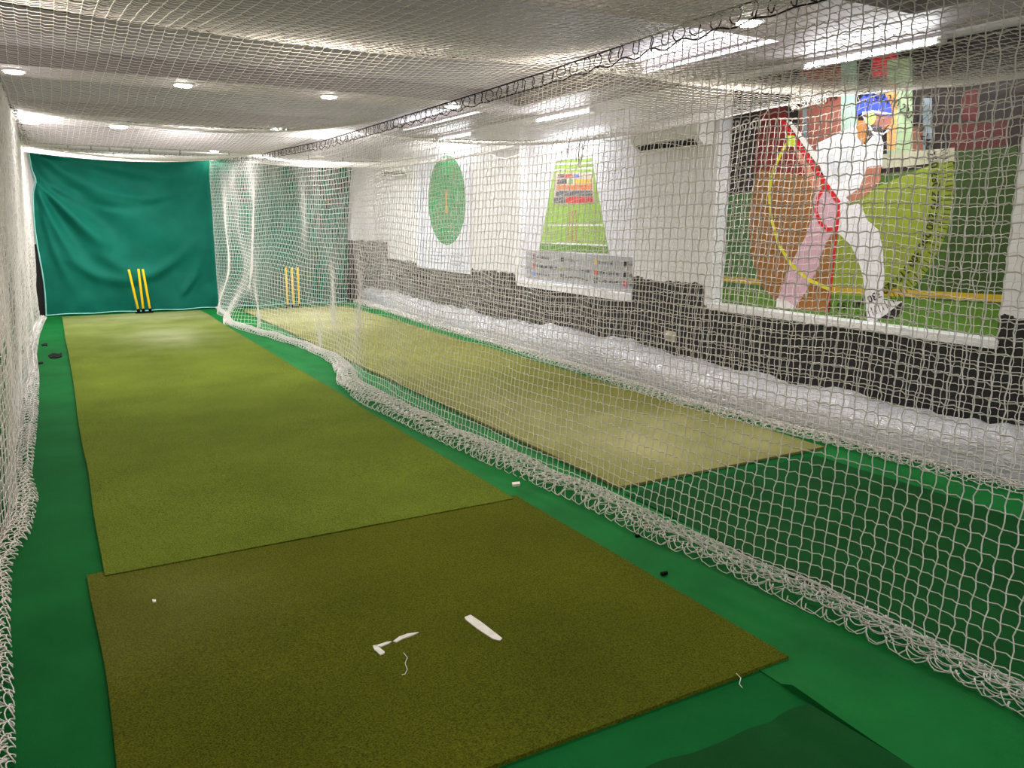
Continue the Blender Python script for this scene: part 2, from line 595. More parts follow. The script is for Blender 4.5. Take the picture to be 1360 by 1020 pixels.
def pile_mesh(name, ys, x0, x1, h, r, seed, n=11, z0=0.022):
    """net bunched on the floor: collapsed diamond meshes, neighbouring strands weaving against each other"""
    rr = np.random.default_rng(seed)
    yy = np.concatenate([np.arange(ys[0], 5.5, 0.0085), np.arange(max(5.5, ys[0]), ys[-1], 0.015)])
    a, b, hh = np.interp(yy, ys, x0), np.interp(yy, ys, x1), np.interp(yy, ys, h)
    sn = lambda cells, amp, sd: np.interp(yy, np.linspace(ys[0], ys[-1], 2400), smooth_noise((2400, 1), (cells, 1), amp, sd)[:, 0])
    lump = sn(int((ys[-1] - ys[0]) * 3.2), 0.22, seed + 1)
    A, B = [], []
    for layer in (0, 1):
        m = n - 4 * layer
        for k in range(m):
            u = (k + 0.5) / m
            ph = k * math.pi + sn(int((ys[-1] - ys[0]) * 2.5), 1.3, seed + 10 + 40 * layer + k)
            lam = 0.086 + 0.012 * layer
            wob = sn(int((ys[-1] - ys[0]) * 4.5), 0.06, seed + 200 + 40 * layer + k)
            uu = np.clip(u + wob + (0.8 / m) * np.sin(2 * math.pi * yy / lam + ph), -0.02, 1.02)
            dome = np.sqrt(np.clip(1 - (2 * np.clip(uu, 0, 1) - 1) ** 2, 0, 1))
            z = z0 + hh * (1 + lump) * dome * (1.0 - 0.45 * layer) + 0.006 * np.cos(2 * math.pi * yy / lam + ph * 1.7) + rr.normal(0, 0.0004, len(yy))
            p = np.stack([a + (b - a) * uu, yy + 0.017 * np.cos(2 * math.pi * yy / lam + ph), np.clip(z, z0 - 0.006, None)], -1)
            A.append(p[:-1])
            B.append(p[1:])
    return tubes(name, np.concatenate(A), np.concatenate(B), r, 3)


# --- dividing net between the two lanes
ys = np.arange(-1.0, 15.12, CELL)
ztop = np.interp(ys, [-1, 3, 4.5, 6, 9, 12, 15.2], [2.50, 2.46, 2.42, 2.40, 2.37, 2.42, 2.56])
xedge = np.interp(ys, [-1, 1.24, 1.9, 2.35, 3.0, 3.66, 4.47, 5.4, 6.5, 7.3, 7.6, 8.0, 8.5, 9.0, 10.0, 11.26, 12.2, 12.7, 13.2, 13.9, 15.2],
                  [2.63, 2.62, 2.60, 2.57, 2.50, 2.48, 2.39, 2.32, 2.25, 2.27, 2.34, 2.46, 2.58, 2.63, 2.61, 2.41, 2.26, 2.20, 2.28, 2.42, 2.50])
pw = np.interp(ys, [-1, 1.3, 2.4, 4.5, 6.5, 7.6, 9, 11, 12.7, 13.6, 15.2], [0.15, 0.16, 0.19, 0.23, 0.27, 0.22, 0.18, 0.18, 0.17, 0.1, 0.06])
xtop = np.interp(ys, [-1, 13, 15.2], [2.76, 2.74, 2.56])
fold = np.interp(ys, [-1, 5, 9, 12, 14.5, 15.2], [0.02, 0.03, 0.05, 0.11, 0.10, 0.03])
xhang = np.convolve(np.pad(xedge + pw * 0.8, 20, mode='edge'), np.ones(41) / 41, 'valid')
P = hanging_net(ys, ztop, xtop, xhang, 46, 16, pw, fold, 101, 1)
dn = net_thing('dividing_net', 'white square mesh net hung between the two lanes, bunched on the floor')
link('floor_bunch', pile_mesh('dividing_bunch', ys, xedge, xedge + pw, 0.20 * pw + 0.012, 0.0026, 111), M_NET, dn)
link('netting', net_mesh('dividing_netting', P, 0.0027, knot=0.0048), M_NET, dn)
rope_y = np.arange(-1.0, 15.2, 0.15)
rope = np.stack([np.interp(rope_y, [-1, 13, 15.2], [2.76, 2.74, 2.56]), rope_y,
                 np.interp(rope_y, ys, ztop) + 0.065], -1)
link('head_rope', polyline_tube('head_rope', rope, 0.005), M_ROPE, dn)
# lacing loops that tie the net to its rope
ring_pts = [(0.004 * math.sin(3 * a), 0.030 * math.cos(a), 0.036 * math.sin(a)) for a in np.linspace(0, 2 * math.pi, 13)]
ring = polyline_tube('lacing_loop', ring_pts, 0.003, 4)
ring.materials.append(M_ROPE)
for i, yv in enumerate(np.arange(1.6, 15.0, 0.115)):
    o = link('lacing_loop', ring, None, dn)
    o.location = (float(np.interp(yv, [-1, 13, 15.2], [2.76, 2.74, 2.56])) + random.uniform(-0.004, 0.004), yv + random.uniform(-0.02, 0.02),
                  float(np.interp(yv, ys, ztop)) + 0.030 + random.uniform(-0.006, 0.004))
    o.rotation_euler = (random.uniform(-0.3, 0.3), 0, random.uniform(-0.7, 0.7))
# the cord threaded along the top row of meshes
sc = [(float(np.interp(y, [-1, 13, 15.2], [2.76, 2.74, 2.56])), y, float(np.interp(y, ys, ztop)) - 0.012 - 0.016 * math.sin(y * 27) * (0.5 + 0.5 * math.sin(y * 2.3))) for y in np.arange(0.6, 15.1, 0.04)]
link('lacing_cord', polyline_tube('lacing_cord', sc, 0.004, 4), M_ROPE, dn)

# --- ceiling net, carried by cross ropes
xs = np.arange(-0.2, 5.44, CELL)
yc = np.arange(-1.0, 15.02, CELL)
X, Y = np.meshgrid(xs, yc, indexing='ij')
ROPES = [-0.2, 4.5, 9.0, 13.4]


def ceil_z(X, Y):
    k = np.array(ROPES + [16.5])
    i = np.clip(np.searchsorted(k, Y) - 1, 0, len(k) - 2)
    u = np.clip((Y - k[i]) / (k[i + 1] - k[i]), 0, 1)
    sy = 4 * u * (1 - u)
    v = np.where(X < 2.75, (X + 0.2) / 2.95, (X - 2.75) / 2.65)
    v = np.clip(v, 0, 1)
    sx = 4 * v * (1 - v)
    base = 2.54 + 0.02 * np.clip((X - 2.75) / 2.6, 0, 1)
    return base - sy * (0.05 + 0.14 * sx) - 0.035 * sx


Z = ceil_z(X, Y) + smooth_noise(X.shape, (6, 12), 0.006, 5)
far_lift = np.clip((Y - 13.4) / 1.6, 0, 1)
Z = Z * (1 - far_lift) + (Z * 0.3 + 2.64 * 0.7) * far_lift
# slack net droops over the cord at the right side
drp = np.clip((X - 4.95) / 0.45, 0, 1)
Z = Z + 0.03 * drp * (1 - drp) * -2
Xw = X + smooth_noise(X.shape, (6, 26), 0.010, 6)
Yw = Y + smooth_noise(X.shape, (8, 8), 0.006, 8)
cn = net_thing('ceiling_net', 'cream mesh net stretched below the ceiling over both lanes')
cn.location = (0, 0, 0)
link('netting', net_mesh('ceiling_netting', np.stack([Xw, Yw, Z], -1), 0.0015, sag=-0.004, jit=0.001, bow=0.003, knot=0.0038), M_NET, cn)
for yr in ROPES[1:]:
    xr = np.linspace(-0.3, 5.5, 40)
    zr = ceil_z(xr, np.full_like(xr, yr)) + 0.006
    link('cross_rope', polyline_tube('cross_rope', np.stack([xr, np.full_like(xr, yr), zr], -1), 0.0055), M_ROPE, cn)
yr = np.arange(-1, 15.1, 0.2)
link('side_rope', polyline_tube('side_rope', np.stack([np.full_like(yr, 5.44), yr, ceil_z(np.full_like(yr, 5.4), yr)], -1), 0.004), M_ROPE, cn)

# --- net in front of the right wall
ys = np.arange(0.3, 15.05, CELL)
ztop = 2.36 + 0.03 * np.sin(ys * 2.1) + 0.03 * np.sin(ys * 5.3 + 1) + np.interp(ys, [0, 3, 4, 9, 12, 15], [0.10, 0.08, 0.0, 0.0, 0.12, 0.2])
xedge = np.interp(ys, [0, 2.5, 3.8, 5.2, 8.3, 15.1], [4.9, 4.86, 4.74, 4.62, 4.80, 5.02])
pw = np.full_like(ys, 0.2)
xtop = np.full_like(ys, 4.98)
fold = np.full_like(ys, 0.03)
P = hanging_net(ys, ztop, xtop, xedge + pw * 0.8, 44, 16, pw, fold, 201, 1)
rn = net_thing('poster_net', 'white mesh net hanging in front of the posters along the right wall')
link('floor_bunch', pile_mesh('wall_bunch', ys, xedge, xedge + pw, 0.20 * pw, 0.0026, 211, 9), M_NET, rn)
link('netting', net_mesh('wall_netting', P, 0.0027), M_NET, rn)
top = P[:, 0].copy()
link('head_cord', polyline_tube('head_cord', top[::2], 0.0028, 4), M_NET, rn)
for yv in np.arange(1.2, 15.0, 0.9):
    zt = float(np.interp(yv, ys, ztop))
    zc = float(ceil_z(np.array([5.02]), np.array([yv]))[0])
    yo = random.uniform(-0.08, 0.08)
    link('tie_cord', polyline_tube('tie_cord', [(4.98, yv, zt), (5.0, yv + yo * 0.6, (zt + zc) / 2), (5.02, yv + yo, zc)], 0.003, 4), M_NET, rn)

# --- net along the left wall
ys = np.arange(0.8, 15.0, CELL * 0.86)
ztop = np.interp(ys, [0, 6.5, 9, 15], [2.50, 2.49, 2.56, 2.64])
xedge = np.interp(ys, [0, 2.6, 3.0, 3.56, 4.2, 4.58, 5.19, 5.75, 6.7, 7.8, 9.4, 11.0, 12.6, 14.0, 14.6, 15], [-0.24, -0.235, -0.25, -0.28, -0.29, -0.225, -0.19, -0.23, -0.215, -0.205, -0.21, -0.245, -0.225, -0.18, -0.15, -0.13])
pw = np.full_like(ys, 0.11)
xtop = np.interp(ys, [0, 6, 10, 14.3, 15], [-0.20, -0.18, -0.17, -0.19, -0.15])
fold = np.full_like(ys, 0.022)
P = hanging_net(ys, ztop, xtop, xedge - 0.10, 47, 16, pw, fold, 301, -1)
ln_ = net_thing('side_net', 'slack cream mesh net hanging along the left wall')
link('floor_bunch', pile_mesh('side_bunch', ys, xedge - 0.13, xedge, np.full_like(ys, 0.03), 0.0026, 311, 8, 0.012), M_NET, ln_)
link('netting', net_mesh('side_netting', P, 0.0026), M_NET, ln_)
ryl = np.arange(0.8, 15.0, 0.12)
rope = np.stack([np.interp(ryl, ys, xtop) + 0.006 * np.sin(ryl * 9), ryl, np.interp(ryl, ys, ztop) + 0.012 * np.sin(ryl * 13)], -1)
link('head_rope', polyline_tube('side_head_rope', rope, 0.006), M_ROPE, ln_)
pts = []
for i in range(150):
    y = 8.0 + 6.3 * i / 150 + random.uniform(-0.12, 0.12)
    spread = 0.035 + 0.05 * (y > 11)
    pts.append((float(np.interp(y, ys, xtop)) + 0.02 + random.uniform(-spread, spread), y, float(np.interp(y, ys, ztop)) + random.uniform(-spread * 1.2, spread * 0.5)))
link('lacing_cord', polyline_tube('side_lacing', pts, 0.006, 4), M_ROPE, ln_)

# ------------------------------------------------------------------ green backdrop on the far wall, with its rail
nx, nz = 260, 130
U, V = np.meshgrid(np.linspace(0, 1, nx), np.linspace(0, 1, nz), indexing='ij')
xl = -0.14 + 0.02 * np.sin(V * 9) + 0.05 * np.exp(-((V - 0.80) / 0.05) ** 2)
xr_ = 4.95 + 0.2 * V ** 2
Xc = xl * (1 - U) + xr_ * U
ztop_c = 2.69 - 0.03 * np.sin(np.pi * U) - 0.02 * U
zbot_c = 0.012 + 0.012 * np.sin(U * 23) ** 2
Zc = zbot_c * (1 - V) + ztop_c * V


def radial(x0, z0, n, ph, reach, a0, a1):
    dx, dz = Xc - x0, Zc - z0
    rr = np.sqrt(dx ** 2 + dz ** 2) + 1e-3
    an = np.arctan2(-dz, np.abs(dx))
    w = np.exp(-(rr / reach) ** 2) * np.clip(rr / 0.25, 0, 1)
    win = 1 / (1 + np.exp(-(an - a0) * 14)) / (1 + np.exp((an - a1) * 14))
    return np.sin(an * n + ph + 0.6 * np.sin(rr * 2.1)) * w * win * np.clip(rr, 0.15, 1.2)


D = 0.055 * radial(-0.16, 2.66, 13, 0.4, 2.1, 0.08, 1.45) + 0.05 * radial(-0.14, 2.2, 15, 1.2, 1.7, 0.25, 1.5)
D += 0.065 * radial(5.15, 2.68, 15, 0.3, 2.0, 0.0, 1.5)
D += 0.035 * radial(2.52, 2.7, 9, 1.0, 1.5, 0.3, 1.4)
# swags that sag between the hanging points
sw = np.exp(-((Zc - (0.55 + 0.5 * (Xc - 1.1) ** 2)) / 0.10) ** 2) * np.exp(-((Xc - 1.1) / 0.8) ** 2)
sw2 = np.exp(-((Zc - (1.75 + 0.35 * (Xc - 1.2) ** 2)) / 0.07) ** 2) * np.exp(-((Xc - 1.1) / 0.7) ** 2)
D += 0.05 * sw - 0.035 * sw2 + smooth_noise((nx, nz), (26, 12), 0.006, 91) + smooth_noise((nx, nz), (10, 6), 0.012, 92)
D += 0.02 * np.sin(Xc * 14 + np.sin(Zc * 2) * 0.8) * np.clip((Xc - 4.1) / 0.6, 0, 1) * np.clip(1.6 - Zc, 0, 1)


def ridge(pts, amp, w0, w1):
    """a fold: soft crest along a polyline of (x, z), widening from w0 to w1"""
    out = np.zeros_like(Xc)
    p = np.array(pts, float)
    n_ = len(p) - 1
    for i in range(n_):
        a, b = p[i], p[i + 1]
        d = b - a
        t = np.clip(((Xc - a[0]) * d[0] + (Zc - a[1]) * d[1]) / (d @ d), 0, 1)
        dist = np.hypot(Xc - a[0] - t * d[0], Zc - a[1] - t * d[1])
        g = (i + t) / n_
        w = w0 + (w1 - w0) * g
        out = np.maximum(out, np.exp(-(dist / w) ** 2) * (1 - g ** 2 * 0.8) * np.clip(g * 6 + 0.3, 0, 1))
    return amp * out


F = ridge([(-0.1, 2.62), (0.35, 2.25), (0.8, 1.95), (1.3, 1.75)], 0.10, 0.07, 0.16)
F += ridge([(-0.05, 2.5), (0.7, 2.45), (1.5, 2.30), (2.2, 2.28)], 0.05, 0.05, 0.10)
F += ridge([(-0.1, 2.2), (0.25, 1.75), (0.6, 1.35), (1.05, 1.02)], 0.09, 0.05, 0.13)
F += ridge([(-0.08, 2.12), (0.1, 1.5), (0.35, 0.95), (0.75, 0.5)], 0.08, 0.045, 0.12)
F += ridge([(-0.05, 1.7), (0.08, 1.0), (0.28, 0.4)], 0.05, 0.04, 0.08)
F += ridge([(0.7, 1.05), (1.1, 0.72), (1.5, 0.66), (1.9, 0.86), (2.2, 1.1)], 0.05, 0.10, 0.12)
F += ridge([(0.9, 2.0), (1.6, 1.9), (2.2, 2.0)], 0.035, 0.06, 0.09)
F += ridge([(1.95, 0.25), (2.2, 0.6), (2.35, 1.0)], 0.05, 0.06, 0.10)
F += ridge([(5.1, 2.64), (4.5, 2.35), (3.9, 2.2), (3.3, 2.2)], 0.09, 0.06, 0.14)
F += ridge([(5.1, 2.55), (4.6, 1.95), (4.2, 1.5), (3.8, 1.2)], 0.10, 0.05, 0.13)
F += ridge([(5.08, 2.4), (4.8, 1.5), (4.62, 0.8), (4.55, 0.2)], 0.09, 0.05, 0.09)
F += ridge([(5.02, 2.2), (4.95, 1.2), (4.85, 0.2)], 0.07, 0.04, 0.06)
F += ridge([(4.6, 1.9), (4.35, 1.0), (4.28, 0.15)], 0.06, 0.05, 0.08)
F += ridge([(2.6, 2.6), (3.0, 2.15), (3.5, 1.95)], 0.06, 0.06, 0.14)
Yc = 15.19 - np.clip(0.9 * D + F, -0.08, 0.30)
cur = tag(empty('backdrop_curtain', (0, 0, 0)), 'teal green cloth backdrop covering the far wall behind both sets of stumps', 'curtain')
cl = link('cloth', grid_mesh('backdrop_cloth', np.stack([Xc, Yc, Zc], -1)), M_CURT, cur)
sol = cl.modifiers.new('thickness', 'SOLIDIFY')
sol.thickness = 0.004
M_HEM = mat('pale_hem', (120, 190, 176), 0.6, (140, 200, 188), 12)
link('hem', polyline_tube('left_hem', np.stack([Xc[0], Yc[0] - 0.004, Zc[0]], -1)[::3], 0.012), M_HEM, cur)
link('hem', polyline_tube('bottom_hem', np.stack([Xc[:, 0], Yc[:, 0] - 0.004, Zc[:, 0] + 0.004], -1)[::3], 0.011), M_HEM, cur)
rail = tag(empty('curtain_rail', (0, 0, 0)), 'thin white pipe rail along the top of the green backdrop', 'rail')
link('pipe', polyline_tube('rail_pipe', [(-0.32, 15.2, 2.735), (-0.1, 15.16, 2.72), (1.3, 15.15, 2.70), (2.6, 15.15, 2.695), (5.45, 15.17, 2.70)], 0.016, 8), M_WHITE, rail)
clip_me = box_mesh('rail_clip', (-0.012, 0.012, -0.024, 0.024, -0.05, 0.024), bevel=0.004)
clip_me.materials.append(M_BLK)
for xk in (0.42, 0.75, 1.02, 1.35, 1.62, 2.1, 2.9, 3.6, 4.3, 4.95):
    o = link('rail_clip', clip_me, None, rail)
    o.location = (xk, 15.15, 2.70)

# ------------------------------------------------------------------ stumps
stump_me = lathe_mesh('stump', [(0.0165, 0.03), (0.019, 0.034), (0.019, 0.70), (0.017, 0.708), (0.011, 0.711), (0.006, 0.706), (0.004, 0.706)], 14)
stump_me.materials.append(M_YEL)
foot_me = lathe_mesh('stump_foot', [(0.024, 0.0), (0.024, 0.045), (0.021, 0.05), (0.018, 0.05)], 14)
foot_me.materials.append(M_BLK)


def stumps(loc, tilts, label, gaps, zb):
    t = tag(empty('cricket_stumps', loc), label, 'stumps')
    me = box_mesh('stump_base', (gaps[0] - 0.05, gaps[-1] + 0.05, -0.035, 0.035, 0.0, 0.022), bevel=0.006)
    link('base_plate', me, M_BLK, t)
    for g, (ax, ay) in zip(gaps, tilts):
        s = link('stump', stump_me, None, t)
        s.location = (g, 0, 0.02)
        s.rotation_euler = (ax, ay, 0)
        link('stump_foot', foot_me, None, s)
    return t


stumps((1.28, 14.78, 0.03), [(0.0, -0.13), (0.0, -0.03), (0.0, -0.085)], 'yellow leaning cricket stumps in front of the backdrop at the end of the near lane', (-0.07, 0.005, 0.11), 0.03)
stumps((3.76, 14.62, 0.0), [(0, 0.0), (0, 0.0), (0, 0.0)], 'yellow upright cricket stumps behind the dividing net at the end of the far lane', (-0.105, 0.0, 0.105), 0.0)


# ------------------------------------------------------------------ lights: recessed downlights, wall tubes, added rear lamps and coffer strips
ring_me = lathe_mesh('downlight_trim', [(0.075, 0.0), (0.10, 0.0), (0.105, -0.006), (0.095, -0.012), (0.078, -0.010)], 28)
ring_me.materials.append(M_WHITE)
disc_me = lathe_mesh('downlight_lens', [(0.079, -0.004), (0.079, -0.018), (0.062, -0.026), (0.02, -0.030)], 28)
disc_me.materials.append(M_LED)
dl = bpy.data.lights.new('downlight', 'AREA')
dl.shape = 'DISK'
dl.size = 0.15
dl.energy = DOWNLIGHT_W
dl.color = (0.98, 0.95, 1.0)
dl.spread = math.radians(165)


dim = dl.copy()
dim.energy = DOWNLIGHT_W * 0.04
warm = dl.copy()
warm.energy = DOWNLIGHT_W * 0.36
warm.color = (1.0, 0.88, 0.78)
farl = dl.copy()
farl.energy = DOWNLIGHT_W * 1.5


def downlight(x, y, z, label, size=1.0, data=None):
    t = tag(empty('downlight', (x, y, z)), label, 'light', 'recessed ceiling downlights')
    link('trim_ring', ring_me, None, t)
    link('lens', disc_me, None, t)
    o = bpy.data.objects.new('lamp', data or dl)
    C.objects.link(o)
    o.parent = t
    o.location = (0, 0, -0.034)
    t.scale = (size, size, size)
    return t


downlight(-0.12, 8.95, 2.9, 'round downlight at the left end of the middle soffit row, beside the left net')
downlight(1.32, 8.97, 2.9, 'round downlight second from the left in the middle soffit row')
downlight(2.80, 8.97, 2.9, 'round downlight third from the left in the middle soffit row')
downlight(4.28, 8.97, 2.9, 'round downlight at the right end of the middle soffit row, beside the net rope')
downlight(-0.05, 13.4, 2.9, 'round downlight in the far soffit above the top left corner of the backdrop', 1.4, farl)
downlight(1.05, 13.4, 2.9, 'bright round downlight in the far soffit above the near lane stumps', 1.4, farl)
downlight(3.12, 12.5, 2.9, 'bright round downlight in the far soffit just left of the dividing net rope', 1.4, farl)
downlight(3.95, 13.3, 2.9, 'bright round downlight in the far soffit above the far lane stumps', 1.4, farl)
downlight(2.63, 14.95, 2.72, 'small round downlight in the beam above the backdrop near the dividing net', 0.8, dim)
downlight(1.32, -0.8, 2.9, 'added unseen downlight behind the viewer over the near lane, lighting the nets')  # unseen rear row, added to light the near side of the nets
downlight(2.80, -0.8, 2.9, 'added unseen downlight behind the viewer over the dividing net, lighting the nets')
downlight(4.28, -0.8, 2.9, 'added unseen downlight behind the viewer over the far lane, lighting the nets')
downlight(-0.12, 4.2, 2.9, 'round downlight overhead in the near soffit beside the left net, above the picture', 1.0, warm)
downlight(1.32, 4.2, 2.9, 'round downlight overhead in the near soffit over the near lane, above the picture', 1.0, warm)
downlight(2.80, 4.2, 2.9, 'round downlight overhead in the near soffit over the dividing net, above the picture', 1.0, warm)
downlight(4.2, 4.22, 2.9, 'nearest round downlight, high on the right behind the dividing net', 1.0, warm)

tube_me = lathe_mesh('tube', [(0.013, -0.57), (0.014, -0.565), (0.014, 0.565), (0.013, 0.57)], 14, 'Y')
tube_me.materials.append(M_TUBE)
batten_me = box_mesh('batten', (0.012, 0.05, -0.61, 0.61, -0.02, 0.035), bevel=0.004)
batten_me.materials.append(M_WHITE)
cap_me = box_mesh('tube_cap', (-0.02, 0.02, -0.018, 0.018, -0.022, 0.022), bevel=0.004)
cap_me.materials.append(M_WHITE)
tl = bpy.data.lights.new('tube_light', 'AREA')
tl.shape = 'RECTANGLE'
tl.size = 0.03
tl.size_y = 1.12
tl.energy = TUBE_W
tl.color = (0.95, 0.97, 1.0)


def tube_light(x, y, z, label):
    t = tag(empty('tube_light', (x, y, z)), label, 'light', 'fluorescent tubes on the right wall')
    link('batten', batten_me, None, t)
    link('tube', tube_me, None, t)
    for s in (-1, 1):
        o = link('end_cap', cap_me, None, t)
        o.location = (0, s * 0.59, 0)
    o = bpy.data.objects.new('lamp', tl)
    C.objects.link(o)
    o.parent = t
    o.location = (-0.017, 0, -0.012)
    o.rotation_euler = (0, math.radians(38), 0)
    return t


tube_light(5.545, 4.32, 2.835, 'white fluorescent tube mounted above the batter poster')
tube_light(5.545, 8.54, 2.825, 'white fluorescent tube mounted above the pitch length chart')
tube_light(5.545, 11.55, 2.825, 'white fluorescent tube mounted above the round field chart')


M_ADDED_STRIP = mat('added_strip_glow', (250, 252, 255), 0.4, emit=2.5)  # made-up glowing strips, added to brighten the coffer ceiling near its right edge
for (ya, yb, lab) in ((4.6, 6.3, 'added white strip brightening the coffer above the batter poster'), (9.4, 12.2, 'added white strip brightening the coffer before the far soffit')):
    cv = tag(empty('added_strip_light', (4.98, (ya + yb) / 2, 2.94)), lab, 'light')
    L_ = (yb - ya) / 2
    link('channel', box_mesh('added_strip_channel', (-0.012, 0, -L_, L_, -0.012, 0.022), bevel=0.002), M_WHITE, cv)
    link('diffuser', box_mesh('added_strip_diffuser', (-0.018, -0.012, -L_ + 0.01, L_ - 0.01, -0.008, 0.018)), M_ADDED_STRIP, cv)
    cl_ = bpy.data.lights.new('added_strip_lamp', 'AREA')
    cl_.shape = 'RECTANGLE'
    cl_.size = 0.03
    cl_.size_y = 2 * L_
    cl_.energy = (22.0 if ya < 6 else 8.0) * L_
    lo = bpy.data.objects.new('lamp', cl_)
    C.objects.link(lo)
    lo.parent = cv
    lo.location = (-0.03, 0, 0.01)
    lo.rotation_euler = (0, math.radians(130), 0)

# ------------------------------------------------------------------ printed boards on the right wall
def flat_color(c, rough=0.35):
    key = 'print_%02x%02x%02x' % tuple(int(v) for v in c)
    return mat(key, c, rough, tuple(min(255, v * 1.06 + 2) for v in c), 14, spec=0.4)


class Print:
    """flat print on a board whose face is the plane x = X; every ink layer lies a hair above the one below"""

    def __init__(self, root, X):
        self.root, self.X, self.layer = root, X, 0

    def lift(self):
        self.layer += 1
        return self.X - 0.00016 * self.layer

    def poly(self, name, pts, col):
        x = self.lift()
        me = bpy.data.meshes.new(name)
        me.from_pydata([(x, p[0], p[1]) for p in pts], [], [tuple(range(len(pts)))])
        return link(name, me, flat_color(col), self.root)

    def pix(self, name, pts, col):
        return self.poly(name, [on_wall(px, py, self.X) for px, py in pts], col)

    def multi(self, name, polys, col):
        x = self.lift()
        vs, fs = [], []
        for q in polys:
            fs.append(tuple(range(len(vs), len(vs) + len(q))))
            vs += [(x, a, b) for a, b in q]
        me = bpy.data.meshes.new(name)
        me.from_pydata(vs, [], fs)
        return link(name, me, flat_color(col), self.root)

    def stroke(self, name, pts, w, col, closed=False):
        p = np.array(pts, float)
        d = np.gradient(p, axis=0)
        if closed:
            d[0] = d[-1] = p[1] - p[-2]
        d /= np.linalg.norm(d, axis=1, keepdims=True)
        nn = np.stack([-d[:, 1], d[:, 0]], -1) * w / 2
        a, b = p + nn, p - nn
        return self.multi(name, [[a[i], a[i + 1], b[i + 1], b[i]] for i in range(len(p) - 1)], col)

    def strokepix(self, name, pts, w, col, closed=False):
        return self.stroke(name, [on_wall(px, py, self.X) for px, py in pts], w, col, closed)

    def rect(self, name, y0, y1, z0, z1, col):
        return self.poly(name, [(y0, z0), (y1, z0), (y1, z1), (y0, z1)], col)

    def texts(self, name, items, size, col):
        """items: (string, y, z, angle); read from the -x side"""
        x = self.lift()
        bm = bmesh.new()
        for (s, y, z, ang) in items:
            cu = bpy.data.curves.new('t', 'FONT')
            cu.body = s
            cu.size = size
            cu.align_x = 'CENTER'
            cu.align_y = 'CENTER'
            cu.resolution_u = 2
            cu.offset = 0.012 * size
            ob = bpy.data.objects.new('t', cu)
            me = ob.to_mesh()
            base = len(bm.verts)
            ca, sa = math.cos(ang), math.sin(ang)
            vs = []
            for v in me.vertices:
                a, b = v.co.x * ca - v.co.y * sa, v.co.x * sa + v.co.y * ca
                vs.append(bm.verts.new((x, y - a, z + b)))
            for p in me.polygons:
                try:
                    bm.faces.new([vs[i] for i in p.vertices])
                except ValueError:
                    pass
            ob.to_mesh_clear()
            bpy.data.objects.remove(ob)
            bpy.data.curves.remove(cu)
        me = bpy.data.meshes.new(name)
        bm.to_mesh(me)
        bm.free()
        return link(name, me, flat_color(col), self.root)


def board(name, label, X, y0, y1, z0, z1, thick, material):
    t = tag(empty(name, (0, 0, 0)), label, 'poster')
    link('board', box_mesh('board', (X, X + thick, y0, y1, z0, z1)), material, t)
    return t, Print(t, X)


# --- batter poster in the nearest recess
t, p = board('batter_poster', 'large printed poster of a cricket batter with an angle dial, nearest on the right wall', 5.745, 3.125, 5.895, 0.803, 2.875, 0.012, flat_color((30, 22, 22)))
X3 = 5.745
p.poly('printed_stand', [(3.13, 2.05), (5.89, 1.80), (5.89, 2.86), (3.13, 2.86)], (34, 24, 24))
p.pix('printed_stand', [(1008, 150), (1042, 140), (1062, 215), (1062, 330), (1012, 250), (1000, 225)], (112, 24, 30))
p.pix('printed_stand', [(1062, 95), (1130, 60), (1135, 225), (1062, 225)], (134, 78, 66))
p.pix('printed_stand', [(1184, 170), (1235, 165), (1235, 216), (1184, 222)], (120, 78, 60))
p.pix('printed_banner', [(1158, 75), (1192, 68), (1192, 100), (1158, 104)], (206, 40, 52))
p.pix('printed_pillar', [(1117, 75), (1138, 72), (1138, 215), (1117, 218)], (146, 176, 160))
p.pix('printed_pillar', [(1178, 80), (1212, 76), (1212, 205), (1178, 208)], (150, 172, 132))
p.pix('printed_pillar', [(1172, 108), (1192, 112), (1190, 200), (1180, 200)], (218, 148, 88))
p.pix('printed_pillar', [(1066, 100), (1072, 99), (1072, 220), (1066, 220)], (120, 130, 138))
p.pix('printed_pillar', [(1226, 130), (1238, 130), (1238, 205), (1226, 206)], (112, 124, 130))
p.pix('printed_seat', [(1278, 120), (1300, 118), (1300, 160), (1278, 160)], (92, 26, 30))
p.pix('printed_seat', [(1262, 165), (1340, 160), (1340, 200), (1262, 202)], (88, 30, 32))
p.poly('printed_field', [(3.13, 0.805), (5.89, 0.805), (5.89, 1.84), (3.13, 2.04)], (62, 96, 30))
p.poly('printed_field', [(5.35, 0.805), (5.89, 0.805), (5.89, 1.84), (5.35, 1.86)], (70, 112, 62))
DC = (4.63, 1.75)


def arc(c, r, a0, a1, k):
    # angle measured from straight down, growing towards the right of the viewer (-y)
    return [(c[0] - r * math.sin(math.radians(a)), c[1] - r * math.cos(math.radians(a))) for a in np.linspace(a0, a1, k)]


p.poly('printed_dial', [DC] + arc(DC, 1.0, 17, 108, 36), (134, 152, 42))
p.poly('printed_dial', arc(DC, 0.94, 0, 17, 8) + [DC], (134, 152, 42))
p.pix('printed_kerb', [(1172, 205), (1268, 196), (1268, 214), (1172, 224)], (176, 174, 150))
p.pix('printed_field', [(1268, 200), (1352, 192), (1345, 420), (1240, 420), (1262, 320), (1270, 260)], (50, 76, 26))
p.pix('printed_rope', [(960, 366), (1120, 380), (1340, 392), (1340, 402), (1120, 389), (960, 374)], (190, 160, 28))
p.pix('printed_field', [(958, 380), (1120, 392), (1340, 404), (1330, 452), (957, 404)], (84, 126, 34))
p.pix('printed_sector', [(1048, 192), (1022, 200), (1003, 235), (994, 285), (998, 340), (1010, 378), (1032, 402), (1058, 410), (1101, 414), (1108, 330), (1114, 268)], (146, 96, 40))
p.pix('printed_sector', [(1040, 165), (1022, 185), (1008, 225), (1060, 232), (1090, 240)], (128, 40, 34))
